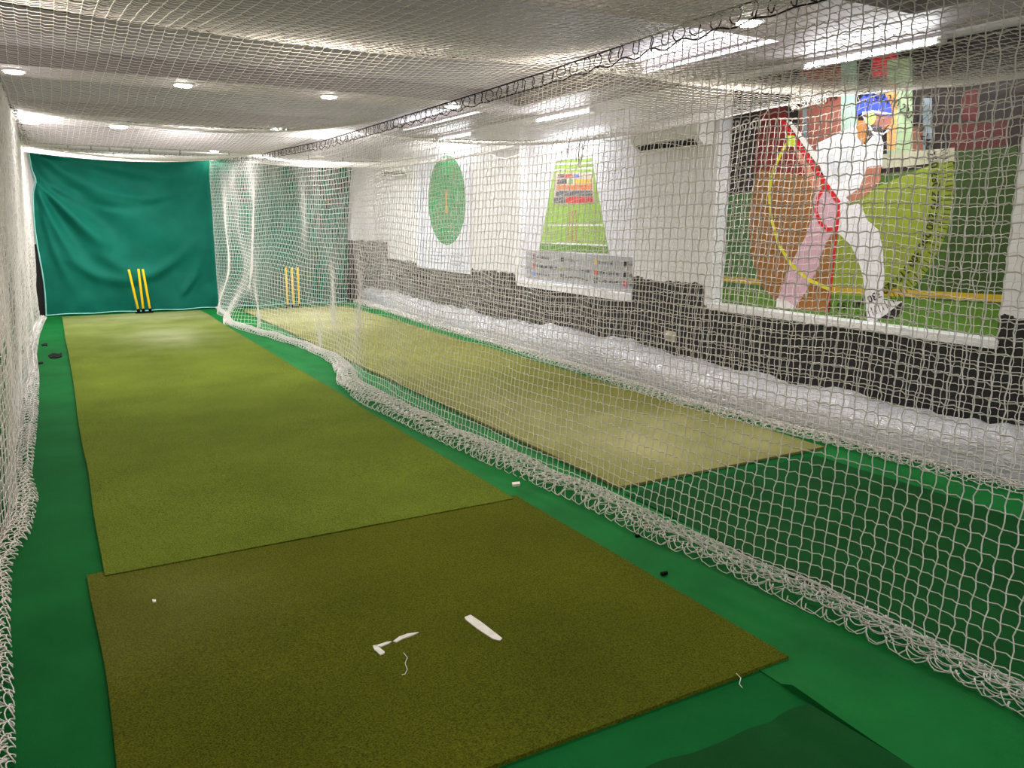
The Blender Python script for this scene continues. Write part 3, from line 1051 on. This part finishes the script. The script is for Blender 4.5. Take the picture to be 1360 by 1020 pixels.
p.pix('printed_arm', [(1054, 195), (1062, 200), (1088, 238), (1092, 258), (1080, 250), (1062, 215)], (196, 128, 104))
p.pix('printed_leg', [(1088, 248), (1114, 262), (1110, 300), (1094, 330), (1088, 352), (1072, 385), (1056, 409), (1032, 400), (1044, 368), (1055, 342), (1070, 315), (1078, 290), (1080, 265)], (208, 166, 184))
p.pix('printed_boot', [(1032, 396), (1043, 398), (1058, 408), (1054, 412), (1031, 408)], (226, 222, 220))
p.pix('printed_bat', [(1044, 160), (1052, 162), (1086, 205), (1092, 222), (1084, 216)], (232, 228, 222))
p.pix('printed_leg_pad', [(1113, 276), (1143, 270), (1152, 292), (1167, 305), (1173, 330), (1175, 370), (1174, 398), (1190, 401), (1199, 400), (1197, 409), (1178, 418), (1160, 428), (1152, 425), (1150, 398), (1147, 370), (1140, 345), (1130, 325), (1112, 308)], (228, 226, 232))
p.pix('printed_shoe', [(1199, 400), (1200, 411), (1190, 422), (1166, 424), (1178, 417)], (28, 26, 28))
p.pix('printed_shirt', [(1137, 166), (1125, 172), (1086, 190), (1083, 205), (1098, 242), (1112, 262), (1128, 268), (1140, 255), (1150, 232), (1172, 222), (1174, 190), (1170, 180), (1160, 180), (1150, 192), (1143, 188)], (232, 232, 240))
p.pix('printed_shirt_fold', [(1100, 205), (1125, 195), (1135, 215), (1118, 245), (1106, 235)], (212, 216, 220))
p.pix('printed_arm', [(1152, 222), (1171, 219), (1170, 240), (1150, 260), (1130, 269), (1124, 262), (1142, 250)], (176, 112, 88))
p.pix('printed_glove', [(1111, 262), (1126, 264), (1124, 279), (1111, 279)], (224, 224, 232))
p.pix('printed_neck', [(1139, 160), (1151, 160), (1153, 184), (1146, 192), (1139, 182)], (170, 112, 60))
p.pix('printed_face', [(1148, 150), (1183, 152), (1183, 164), (1174, 172), (1160, 170), (1150, 164)], (150, 96, 84))
p.pix('printed_visor_shadow', [(1150, 164), (1172, 168), (1170, 178), (1156, 182)], (72, 66, 74))
p.pix('printed_helmet', [(1137, 152), (1139, 137), (1147, 127), (1160, 120), (1172, 122), (1181, 132), (1185, 146), (1184, 156), (1170, 152), (1150, 148), (1138, 154)], (58, 76, 190))
p.strokepix('printed_grille', [(1146, 152), (1152, 162), (1160, 176), (1166, 182)], 0.016, (230, 230, 234))
p.strokepix('printed_grille', [(1146, 150), (1160, 148), (1184, 152)], 0.016, (226, 226, 232))
p.strokepix('printed_grille', [(1160, 176), (1174, 178), (1184, 170)], 0.014, (206, 208, 214))
c = on_wall(1157, 158, X3)
p.poly('printed_ball', arc(c, 0.047, 0, 345, 20), (176, 214, 104))
p.strokepix('printed_line', [(1038, 158), (1076, 213), (1098, 245), (1115, 270)], 0.04, (204, 20, 34))
p.strokepix('printed_line', [(1096, 248), (1087, 262), (1084, 280), (1090, 296), (1100, 305), (1112, 304), (1114, 285), (1114, 268)], 0.034, (200, 20, 36))
p.strokepix('printed_line', [(1112, 300), (1106, 360), (1100, 414)], 0.026, (192, 22, 34))
p.strokepix('printed_arc', [(1052, 182), (1040, 200), (1028, 225), (1022, 255), (1025, 290), (1035, 325), (1052, 352), (1075, 372), (1103, 384)], 0.034, (214, 206, 42))
p.pix('printed_marker', [(1044, 180), (1056, 180), (1058, 194), (1046, 194)], (204, 222, 62))
ticks = []
for a in range(0, 196, 2):
    r1 = 0.93 if a % 10 else 0.905
    q0, q1 = arc(DC, r1, a, a, 1)[0], arc(DC, 1.0, a, a, 1)[0]
    dv = np.array([q1[1] - q0[1], -(q1[0] - q0[0])])
    dv = dv / np.linalg.norm(dv) * 0.003
    ticks.append([(q0[0] + dv[0], q0[1] + dv[1]), (q1[0] + dv[0], q1[1] + dv[1]), (q1[0] - dv[0], q1[1] - dv[1]), (q0[0] - dv[0], q0[1] - dv[1])])
p.multi('printed_ticks', ticks, (30, 34, 26))['kind'] = 'stuff'
for v in list(range(190, 360, 10)) + [0, 170]:
    a = (360 - v) % 360
    y, z = arc(DC, 0.86, a, a, 1)[0]
    p.layer = 62
    p.texts('printed_number', [(str(v), y, z, math.radians(a + 180))], 0.088, (16, 18, 16))
yy, zz = on_wall(990, 167, X3)
p.texts('printed_word', [('FROO', yy + 0.0, zz, 0.02)], 0.15, (196, 190, 186))

# --- pitch length chart in the middle recess
t, p = board('length_chart_poster', 'printed green pitch length chart with colour key on grey, middle of the right wall', 5.695, 7.165, 9.638, 0.79, 2.79, 0.012, flat_color((222, 222, 230)))
XP = 5.695
p.rect('printed_key_panel', 7.18, 9.63, 0.80, 1.185, (152, 154, 158))
p.pix('printed_pitch', [(738, 213), (786, 210), (809, 337), (716, 333)], (140, 180, 68))
p.pix('printed_pitch', [(718, 323), (807, 327), (809, 337), (716, 333)], (92, 142, 44))
for a, b in (((737, 218), (786, 216)), ((736, 226), (787, 223)), ((727, 299), (801, 299)), ((718, 322), (806, 326))):
    p.strokepix('printed_crease', [a, b], 0.022, (232, 236, 224))
p.strokepix('printed_wicket', [(757.5, 279), (755, 322)], 0.022, (172, 106, 44))
p.strokepix('printed_wicket', [(761, 279), (760, 322)], 0.022, (172, 106, 44))
p.strokepix('printed_wicket', [(764.5, 279), (765, 322)], 0.022, (172, 106, 44))
p.pix('printed_table', [(738, 230), (787, 228), (790, 270), (734, 271)], (206, 190, 176))
rows = [(231, 236, [(741, 750, (104, 78, 82)), (751, 761, (186, 74, 66)), (762, 769, (96, 116, 190))]),
        (238, 244, [(740, 753, (82, 76, 84)), (755, 761, (110, 150, 90)), (763, 786, (222, 172, 52))]),
        (245.5, 251.5, [(739, 787, (222, 116, 62))]),
        (253, 260, [(738, 787, (84, 88, 100))]),
        (261, 269.5, [(736, 751, (86, 84, 96)), (752, 788, (190, 44, 50))])]
for (a, b, cells) in rows:
    for (x0, x1, colr) in cells:
        p.pix('printed_cell', [(x0, a + 0.4), (x1, a), (x1 + 0.3, b), (x0 - 0.3, b + 0.4)], colr)
sw_cols = {0: [(120, 60, 60), (196, 60, 70), (50, 120, 196)], 1: [(28, 28, 28), (120, 132, 60), (28, 28, 28)], 2: [(214, 170, 60), (206, 78, 24), (30, 30, 30)], 3: [(30, 30, 30), (30, 30, 30), (196, 70, 96)]}
for ci, y in enumerate((9.42, 8.72, 7.98, 7.40)):
    for ri, z in enumerate((1.10, 0.98, 0.88)):
        p.rect('printed_swatch', y - 0.035, y + 0.035, z - 0.03, z + 0.03, sw_cols[ci][ri])
# the key's captions are too small to read in the picture: broken dark strokes of their length
caps = []
for ci, (y, lens) in enumerate(((9.35, (0.34, 0.48, 0.32)), (8.65, (0.2, 0.55, 0.5)), (7.91, (0.22, 0.42, 0.4)), (7.34, (0.1, 0.1, 0.06)))):
    for ri, z in enumerate((1.10, 0.985, 0.885)):
        q = y
        while q > y - lens[ri]:
            w = random.uniform(0.02, 0.05)
            h = random.uniform(0.012, 0.024)
            caps.append([(q, z - h), (q - w, z - h), (q - w, z + h * 0.6), (q, z + h * 0.6)])
            q -= w + random.uniform(0.012, 0.022)
p.multi('printed_captions', caps, (70, 72, 78))['kind'] = 'stuff'

# --- round field chart on the far part of the wall
t, p = board('field_chart_poster', 'white sheet printed with a round green cricket field, furthest poster on the right wall', 5.585, 11.12, 13.2, 0.765, 2.72, 0.012, flat_color((226, 228, 238)))
XF = 5.585
c = (11.97, 1.885)
p.poly('printed_field', arc(c, 0.70, 0, 355, 64), (28, 138, 72))
ringp = [np.array(arc(c, r, 0, 360, 49)) for r in (0.40, 0.415)]
p.multi('printed_ring', [[ringp[0][i], ringp[0][i + 1], ringp[1][i + 1], ringp[1][i]] for i in range(48)], (96, 176, 110))
p.rect('printed_pitch', c[0] - 0.045, c[0] + 0.045, c[1] - 0.2, c[1] + 0.16, (196, 150, 84))
rad = []
for a in range(0, 360, 45):
    q0, q1 = arc(c, 0.3, a, a, 1)[0], arc(c, 0.66, a, a, 1)[0]
    dv = np.array([q1[1] - q0[1], -(q1[0] - q0[0])]); dv = dv / np.linalg.norm(dv) * 0.004
    rad.append([(q0[0] + dv[0], q0[1] + dv[1]), (q1[0] + dv[0], q1[1] + dv[1]), (q1[0] - dv[0], q1[1] - dv[1]), (q0[0] - dv[0], q0[1] - dv[1])])
for q in rad:
    p.poly('printed_sector_line', q, (84, 170, 104))
caps = []
for (ya, yb) in ((12.62, 12.0), (11.8, 11.3)):
    for z in (1.06, 1.0, 0.94, 0.88):
        q = ya
        while q > yb + random.uniform(0, 0.25):
            w = random.uniform(0.05, 0.12)
            caps.append([(q, z - 0.008), (q - w, z - 0.008), (q - w, z + 0.008), (q, z + 0.008)])
            q -= w + 0.03
p.multi('printed_captions', caps, (150, 158, 184))['kind'] = 'stuff'
p.rect('printed_swatch', 12.66, 12.70, 0.86, 1.08, (90, 110, 100))
p.rect('printed_band', 12.88, 13.0, 0.78, 2.70, (198, 202, 220))

# ------------------------------------------------------------------ air conditioners, socket
M_AC = mat('ac_plastic', (224, 222, 212), 0.4, (216, 214, 204), 4)
M_ACD = mat('ac_dark', (34, 34, 30), 0.6, (44, 44, 40), 10)


def air_con(y0, y1, z0, z1, depth, label):
    t = tag(empty('air_conditioner', (XR, (y0 + y1) / 2, z0)), label, 'air conditioner')
    h, L = z1 - z0, (y1 - y0) / 2
    prof = [(0, 0.0), (-depth * 0.55, 0.0), (-depth * 0.92, h * 0.22), (-depth, h * 0.4), (-depth, h * 0.9), (-depth * 0.88, h), (0, h)]
    bm = bmesh.new()
    a = [bm.verts.new((x, -L, z)) for x, z in prof]
    b = [bm.verts.new((x, L, z)) for x, z in prof]
    for i in range(len(prof)):
        j = (i + 1) % len(prof)
        bm.faces.new((a[i], a[j], b[j], b[i]))
    bm.faces.new(a)
    bm.faces.new(b[::-1])
    link('body', bm_mesh(bm, 'ac_body'), M_AC, t)
    bm = bmesh.new()
    q = [(-depth * 0.60, h * 0.02), (-depth * 0.90, h * 0.19)]
    nrm = (-0.006, -0.008)
    vs = [bm.verts.new(v) for v in ((q[0][0] + nrm[0], -L * 0.86, q[0][1] + nrm[1]), (q[1][0] + nrm[0], -L * 0.86, q[1][1] + nrm[1]),
                                    (q[1][0] + nrm[0], L * 0.86, q[1][1] + nrm[1]), (q[0][0] + nrm[0], L * 0.86, q[0][1] + nrm[1]))]
    bm.faces.new(vs)
    me = bm_mesh(bm, 'ac_outlet')
    o = link('air_outlet', me, M_ACD, t)
    o.modifiers.new('thickness', 'SOLIDIFY').thickness = 0.006
    fl = link('louver', box_mesh('ac_louver', (-0.035, 0.035, -L * 0.85, L * 0.85, -0.004, 0.004), bevel=0.002), M_AC, t)
    fl.location = (-depth * 0.70, 0, -0.012)
    fl.rotation_euler = (0, math.radians(8), 0)
    return t


air_con(5.98, 6.98, 2.30, 2.58, 0.22, 'white split air conditioner between the batter poster and the length chart')
air_con(13.35, 14.45, 2.36, 2.64, 0.2, 'white split air conditioner near the far corner beside the backdrop')
so = tag(empty('wall_socket', (XR, 6.47, 0.40)), 'small beige wall socket on the dark dado below the air conditioner', 'socket')
M_SOCK = mat('socket_plastic', (206, 198, 176), 0.4, (198, 190, 168), 9)
link('plate', box_mesh('socket_plate', (-0.018, 0, -0.075, 0.075, -0.055, 0.055), bevel=0.006), M_SOCK, so)
link('plug', lathe_mesh('socket_plug', [(0.02, -0.03), (0.028, -0.02), (0.028, 0.015), (0.02, 0.02)], 12), M_SOCK, so).location = (-0.04, 0.02, 0.01)

# ------------------------------------------------------------------ plastic wrapped roll along the right wall
ny, na = 700, 26
yv = np.linspace(-1.0, 14.95, ny)
A = np.linspace(0, 1, na)
hgt = np.interp(yv, [-1, 2.3, 2.9, 3.4, 4.4, 6, 7.2, 9, 12, 15], [0.3, 0.34, 0.31, 0.24, 0.26, 0.27, 0.33, 0.24, 0.26, 0.28]) + smooth_noise((ny, 1), (40, 1), 0.018, 401)[:, 0]
x0 = np.interp(yv, [-1, 2.5, 3.8, 5.2, 8.3, 15.0], [5.06, 5.02, 4.94, 4.86, 5.0, 5.16])
x1 = 5.56
ang = np.pi * A[None, :]
Xp = (x0[:, None] + x1) / 2 - (x1 - x0[:, None]) / 2 * np.sign(np.cos(ang)) * np.abs(np.cos(ang)) ** 0.8
Zp = 0.012 + hgt[:, None] * np.sin(ang) ** 0.62
nz1 = smooth_noise((ny, na), (150, 8), 0.014, 402) + smooth_noise((ny, na), (60, 5), 0.014, 403)
Zp = np.clip(Zp + nz1 * np.sin(ang), 0.008, None)
Xp = np.clip(Xp + smooth_noise((ny, na), (120, 6), 0.010, 404) * np.sin(ang), None, 5.57)
Pp = np.stack([Xp, np.repeat(yv[:, None], na, 1), Zp], -1)
pr = tag(empty('wrapped_roll', (0, 0, 0)), 'long roll wrapped in crumpled clear white plastic along the foot of the right wall', 'roll')
link('plastic_wrap', grid_mesh('plastic_wrap', Pp), M_PLAS, pr)
M_CORE = mat('roll_core', (150, 132, 104), 0.8, (128, 112, 88), 6)
core = np.stack([np.interp(np.arange(-0.9, 14.8, 0.3), yv, x0) + 0.06, np.arange(-0.9, 14.8, 0.3), np.full(53, 0.055)], -1)
link('rolled_edge', polyline_tube('rolled_edge', core, 0.045, 10), M_CORE, pr)

# ------------------------------------------------------------------ cords and clips that hang from the ceiling net
cd = tag(empty('hanging_cord', (0, 0, 0)), 'black cords knotted to the net and dangling in front of the length chart', 'cord')
for (y, dz, lean) in ((7.62, 0.2, 0.05), (7.42, 0.26, 0.03), (7.30, 0.14, 0.07)):
    link('cord_end', polyline_tube('cord_end', [(5.05, y, 2.47), (5.04, y + lean * 0.4, 2.47 - dz * 0.5), (5.05, y + lean, 2.47 - dz)], 0.006, 5), M_ROPE, cd)
pts = [(5.05 + random.uniform(-0.01, 0.01), 7.75 - 0.02 * i, 2.36 + 0.018 * math.sin(i * 1.3) + 0.0035 * max(0, i - 12)) for i in range(50)]
link('lacing', polyline_tube('lacing', pts, 0.003, 4), M_ROPE, cd)
wk = tag(empty('tape_tag', (5.04, 7.4, 2.22)), 'white tape tag hanging with the black cords at the length chart', 'tag')
link('strip', box_mesh('strip', (-0.002, 0.002, -0.02, 0.02, -0.07, 0.07)), M_TAPE, wk).rotation_euler = (0.5, 0.1, 0)
kb = tag(empty('net_knot', (0, 0, 0)), 'gathered knot of white net cord in front of the batter poster', 'cord')
kp = []
cy_, cz_ = 4.35, 2.47
for i in range(90):
    a = i * 0.9
    kp.append((4.98 + random.uniform(-0.03, 0.03), cy_ + 0.16 * math.sin(a * 0.37) + random.uniform(-0.04, 0.04), cz_ + 0.05 * math.cos(a) + random.uniform(-0.02, 0.02)))
link('knotted_cord', polyline_tube('knotted_cord', kp, 0.0035, 4), M_NET, kb)

# ------------------------------------------------------------------ tape marks and litter


def flat_piece(name, pts, z, thick, material, label, cat):
    bm = bmesh.new()
    a = [bm.verts.new((x, y, 0)) for x, y in pts]
    f = bm.faces.new(a)
    r = bmesh.ops.extrude_face_region(bm, geom=[f])
    for v in r['geom']:
        if isinstance(v, bmesh.types.BMVert):
            v.co.z += thick
    me = bm_mesh(bm, name)
    o = link(name, me, material)
    o.location = (0, 0, z)
    return tag(o, label, cat)


def floor_pt(px, py, z):
    d = RW @ np.array([px - 680, py - 510, FPX])
    t = (z - EYE) / d[2]
    return d[0] * t, d[1] * t


def fp(pts, z):
    return [floor_pt(a, b, z) for a, b in pts]


ZT = MZ + 0.004
flat_piece('tape_strip', fp([(617, 819), (625, 816), (640, 826), (667, 847), (664, 850), (655, 848), (636, 836), (618, 822)], ZT), MZ - 0.002, 0.005, M_TAPE, 'straight strip of white tape stuck on the front mat', 'tape')
flat_piece('tape_strip', fp([(495, 857), (500, 856), (511, 865), (510, 867), (505, 869), (497, 862)], ZT), MZ - 0.002, 0.005, M_TAPE, 'short stub of white tape at the corner of the torn mark on the front mat', 'tape')
flat_piece('tape_strip', fp([(498, 857), (513, 852), (520, 851), (516, 854), (506, 858)], ZT), MZ - 0.002, 0.005, M_TAPE, 'torn middle piece of white tape next to the short stub on the front mat', 'tape')
flat_piece('tape_strip', fp([(522, 851), (530, 845), (541, 841), (556, 839), (548, 843), (536, 847), (526, 852)], ZT), MZ - 0.002, 0.005, M_TAPE, 'tapering torn end of white tape pointing away on the front mat', 'tape')
th = [floor_pt(a, b, ZT) + (MZ + 0.004,) for a, b in ((536, 867), (541, 873), (538, 881), (541, 889), (538, 895), (534, 896))]
tag(link('loose_thread', polyline_tube('loose_thread', th, 0.0014, 4), M_NET), 'pale loose thread lying on the front mat below the torn tape', 'thread')
th = [floor_pt(a, b, 0.02) + (0.016,) for a, b in ((978, 893), (984, 899), (982, 907), (986, 912))]
tag(link('loose_thread', polyline_tube('loose_thread', th, 0.0014, 4), M_NET), 'frayed thread at the front right edge of the nearest mat', 'thread')
flat_piece('chalk_piece', fp([(680, 640), (690, 639), (691, 642), (681, 643)], 0.03), 0.012, 0.016, M_TAPE, 'white scrap lying on the carpet strip beside the dividing net', 'scrap')
flat_piece('paper_scrap', fp([(202, 796), (207, 796), (207, 799), (203, 799)], ZT), MZ - 0.002, 0.006, M_TAPE, 'tiny white paper scrap at the left edge of the front mat', 'scrap')
flat_piece('black_scrap', fp([(64, 472), (70, 469), (79, 470), (82, 468), (82, 473), (76, 475), (67, 475)], 0.01), 0.0, 0.012, M_BLK, 'largest black scrap on the green floor beside the left net', 'scrap')
flat_piece('black_scrap', fp([(55, 457), (60, 456), (63, 456), (63, 459), (60, 458), (56, 459)], 0.01), 0.0, 0.01, M_BLK, 'small black scrap on the floor nearer the backdrop by the left net', 'scrap')
flat_piece('black_scrap', fp([(50, 481), (57, 480), (57, 482), (51, 483)], 0.01), 0.0, 0.008, M_BLK, 'thin black scrap on the floor tight against the left net', 'scrap')
flat_piece('black_scrap', fp([(877, 760), (886, 758), (887, 760), (880, 762)], 0.02), 0.008, 0.012, M_BLK, 'black scrap on the carpet strip right of the front mat', 'scrap')
flat_piece('black_scrap', fp([(843, 710), (850, 709), (850, 711), (845, 712)], 0.02), 0.008, 0.012, M_BLK, 'small black scrap on the carpet strip beside the dividing net pile', 'scrap')
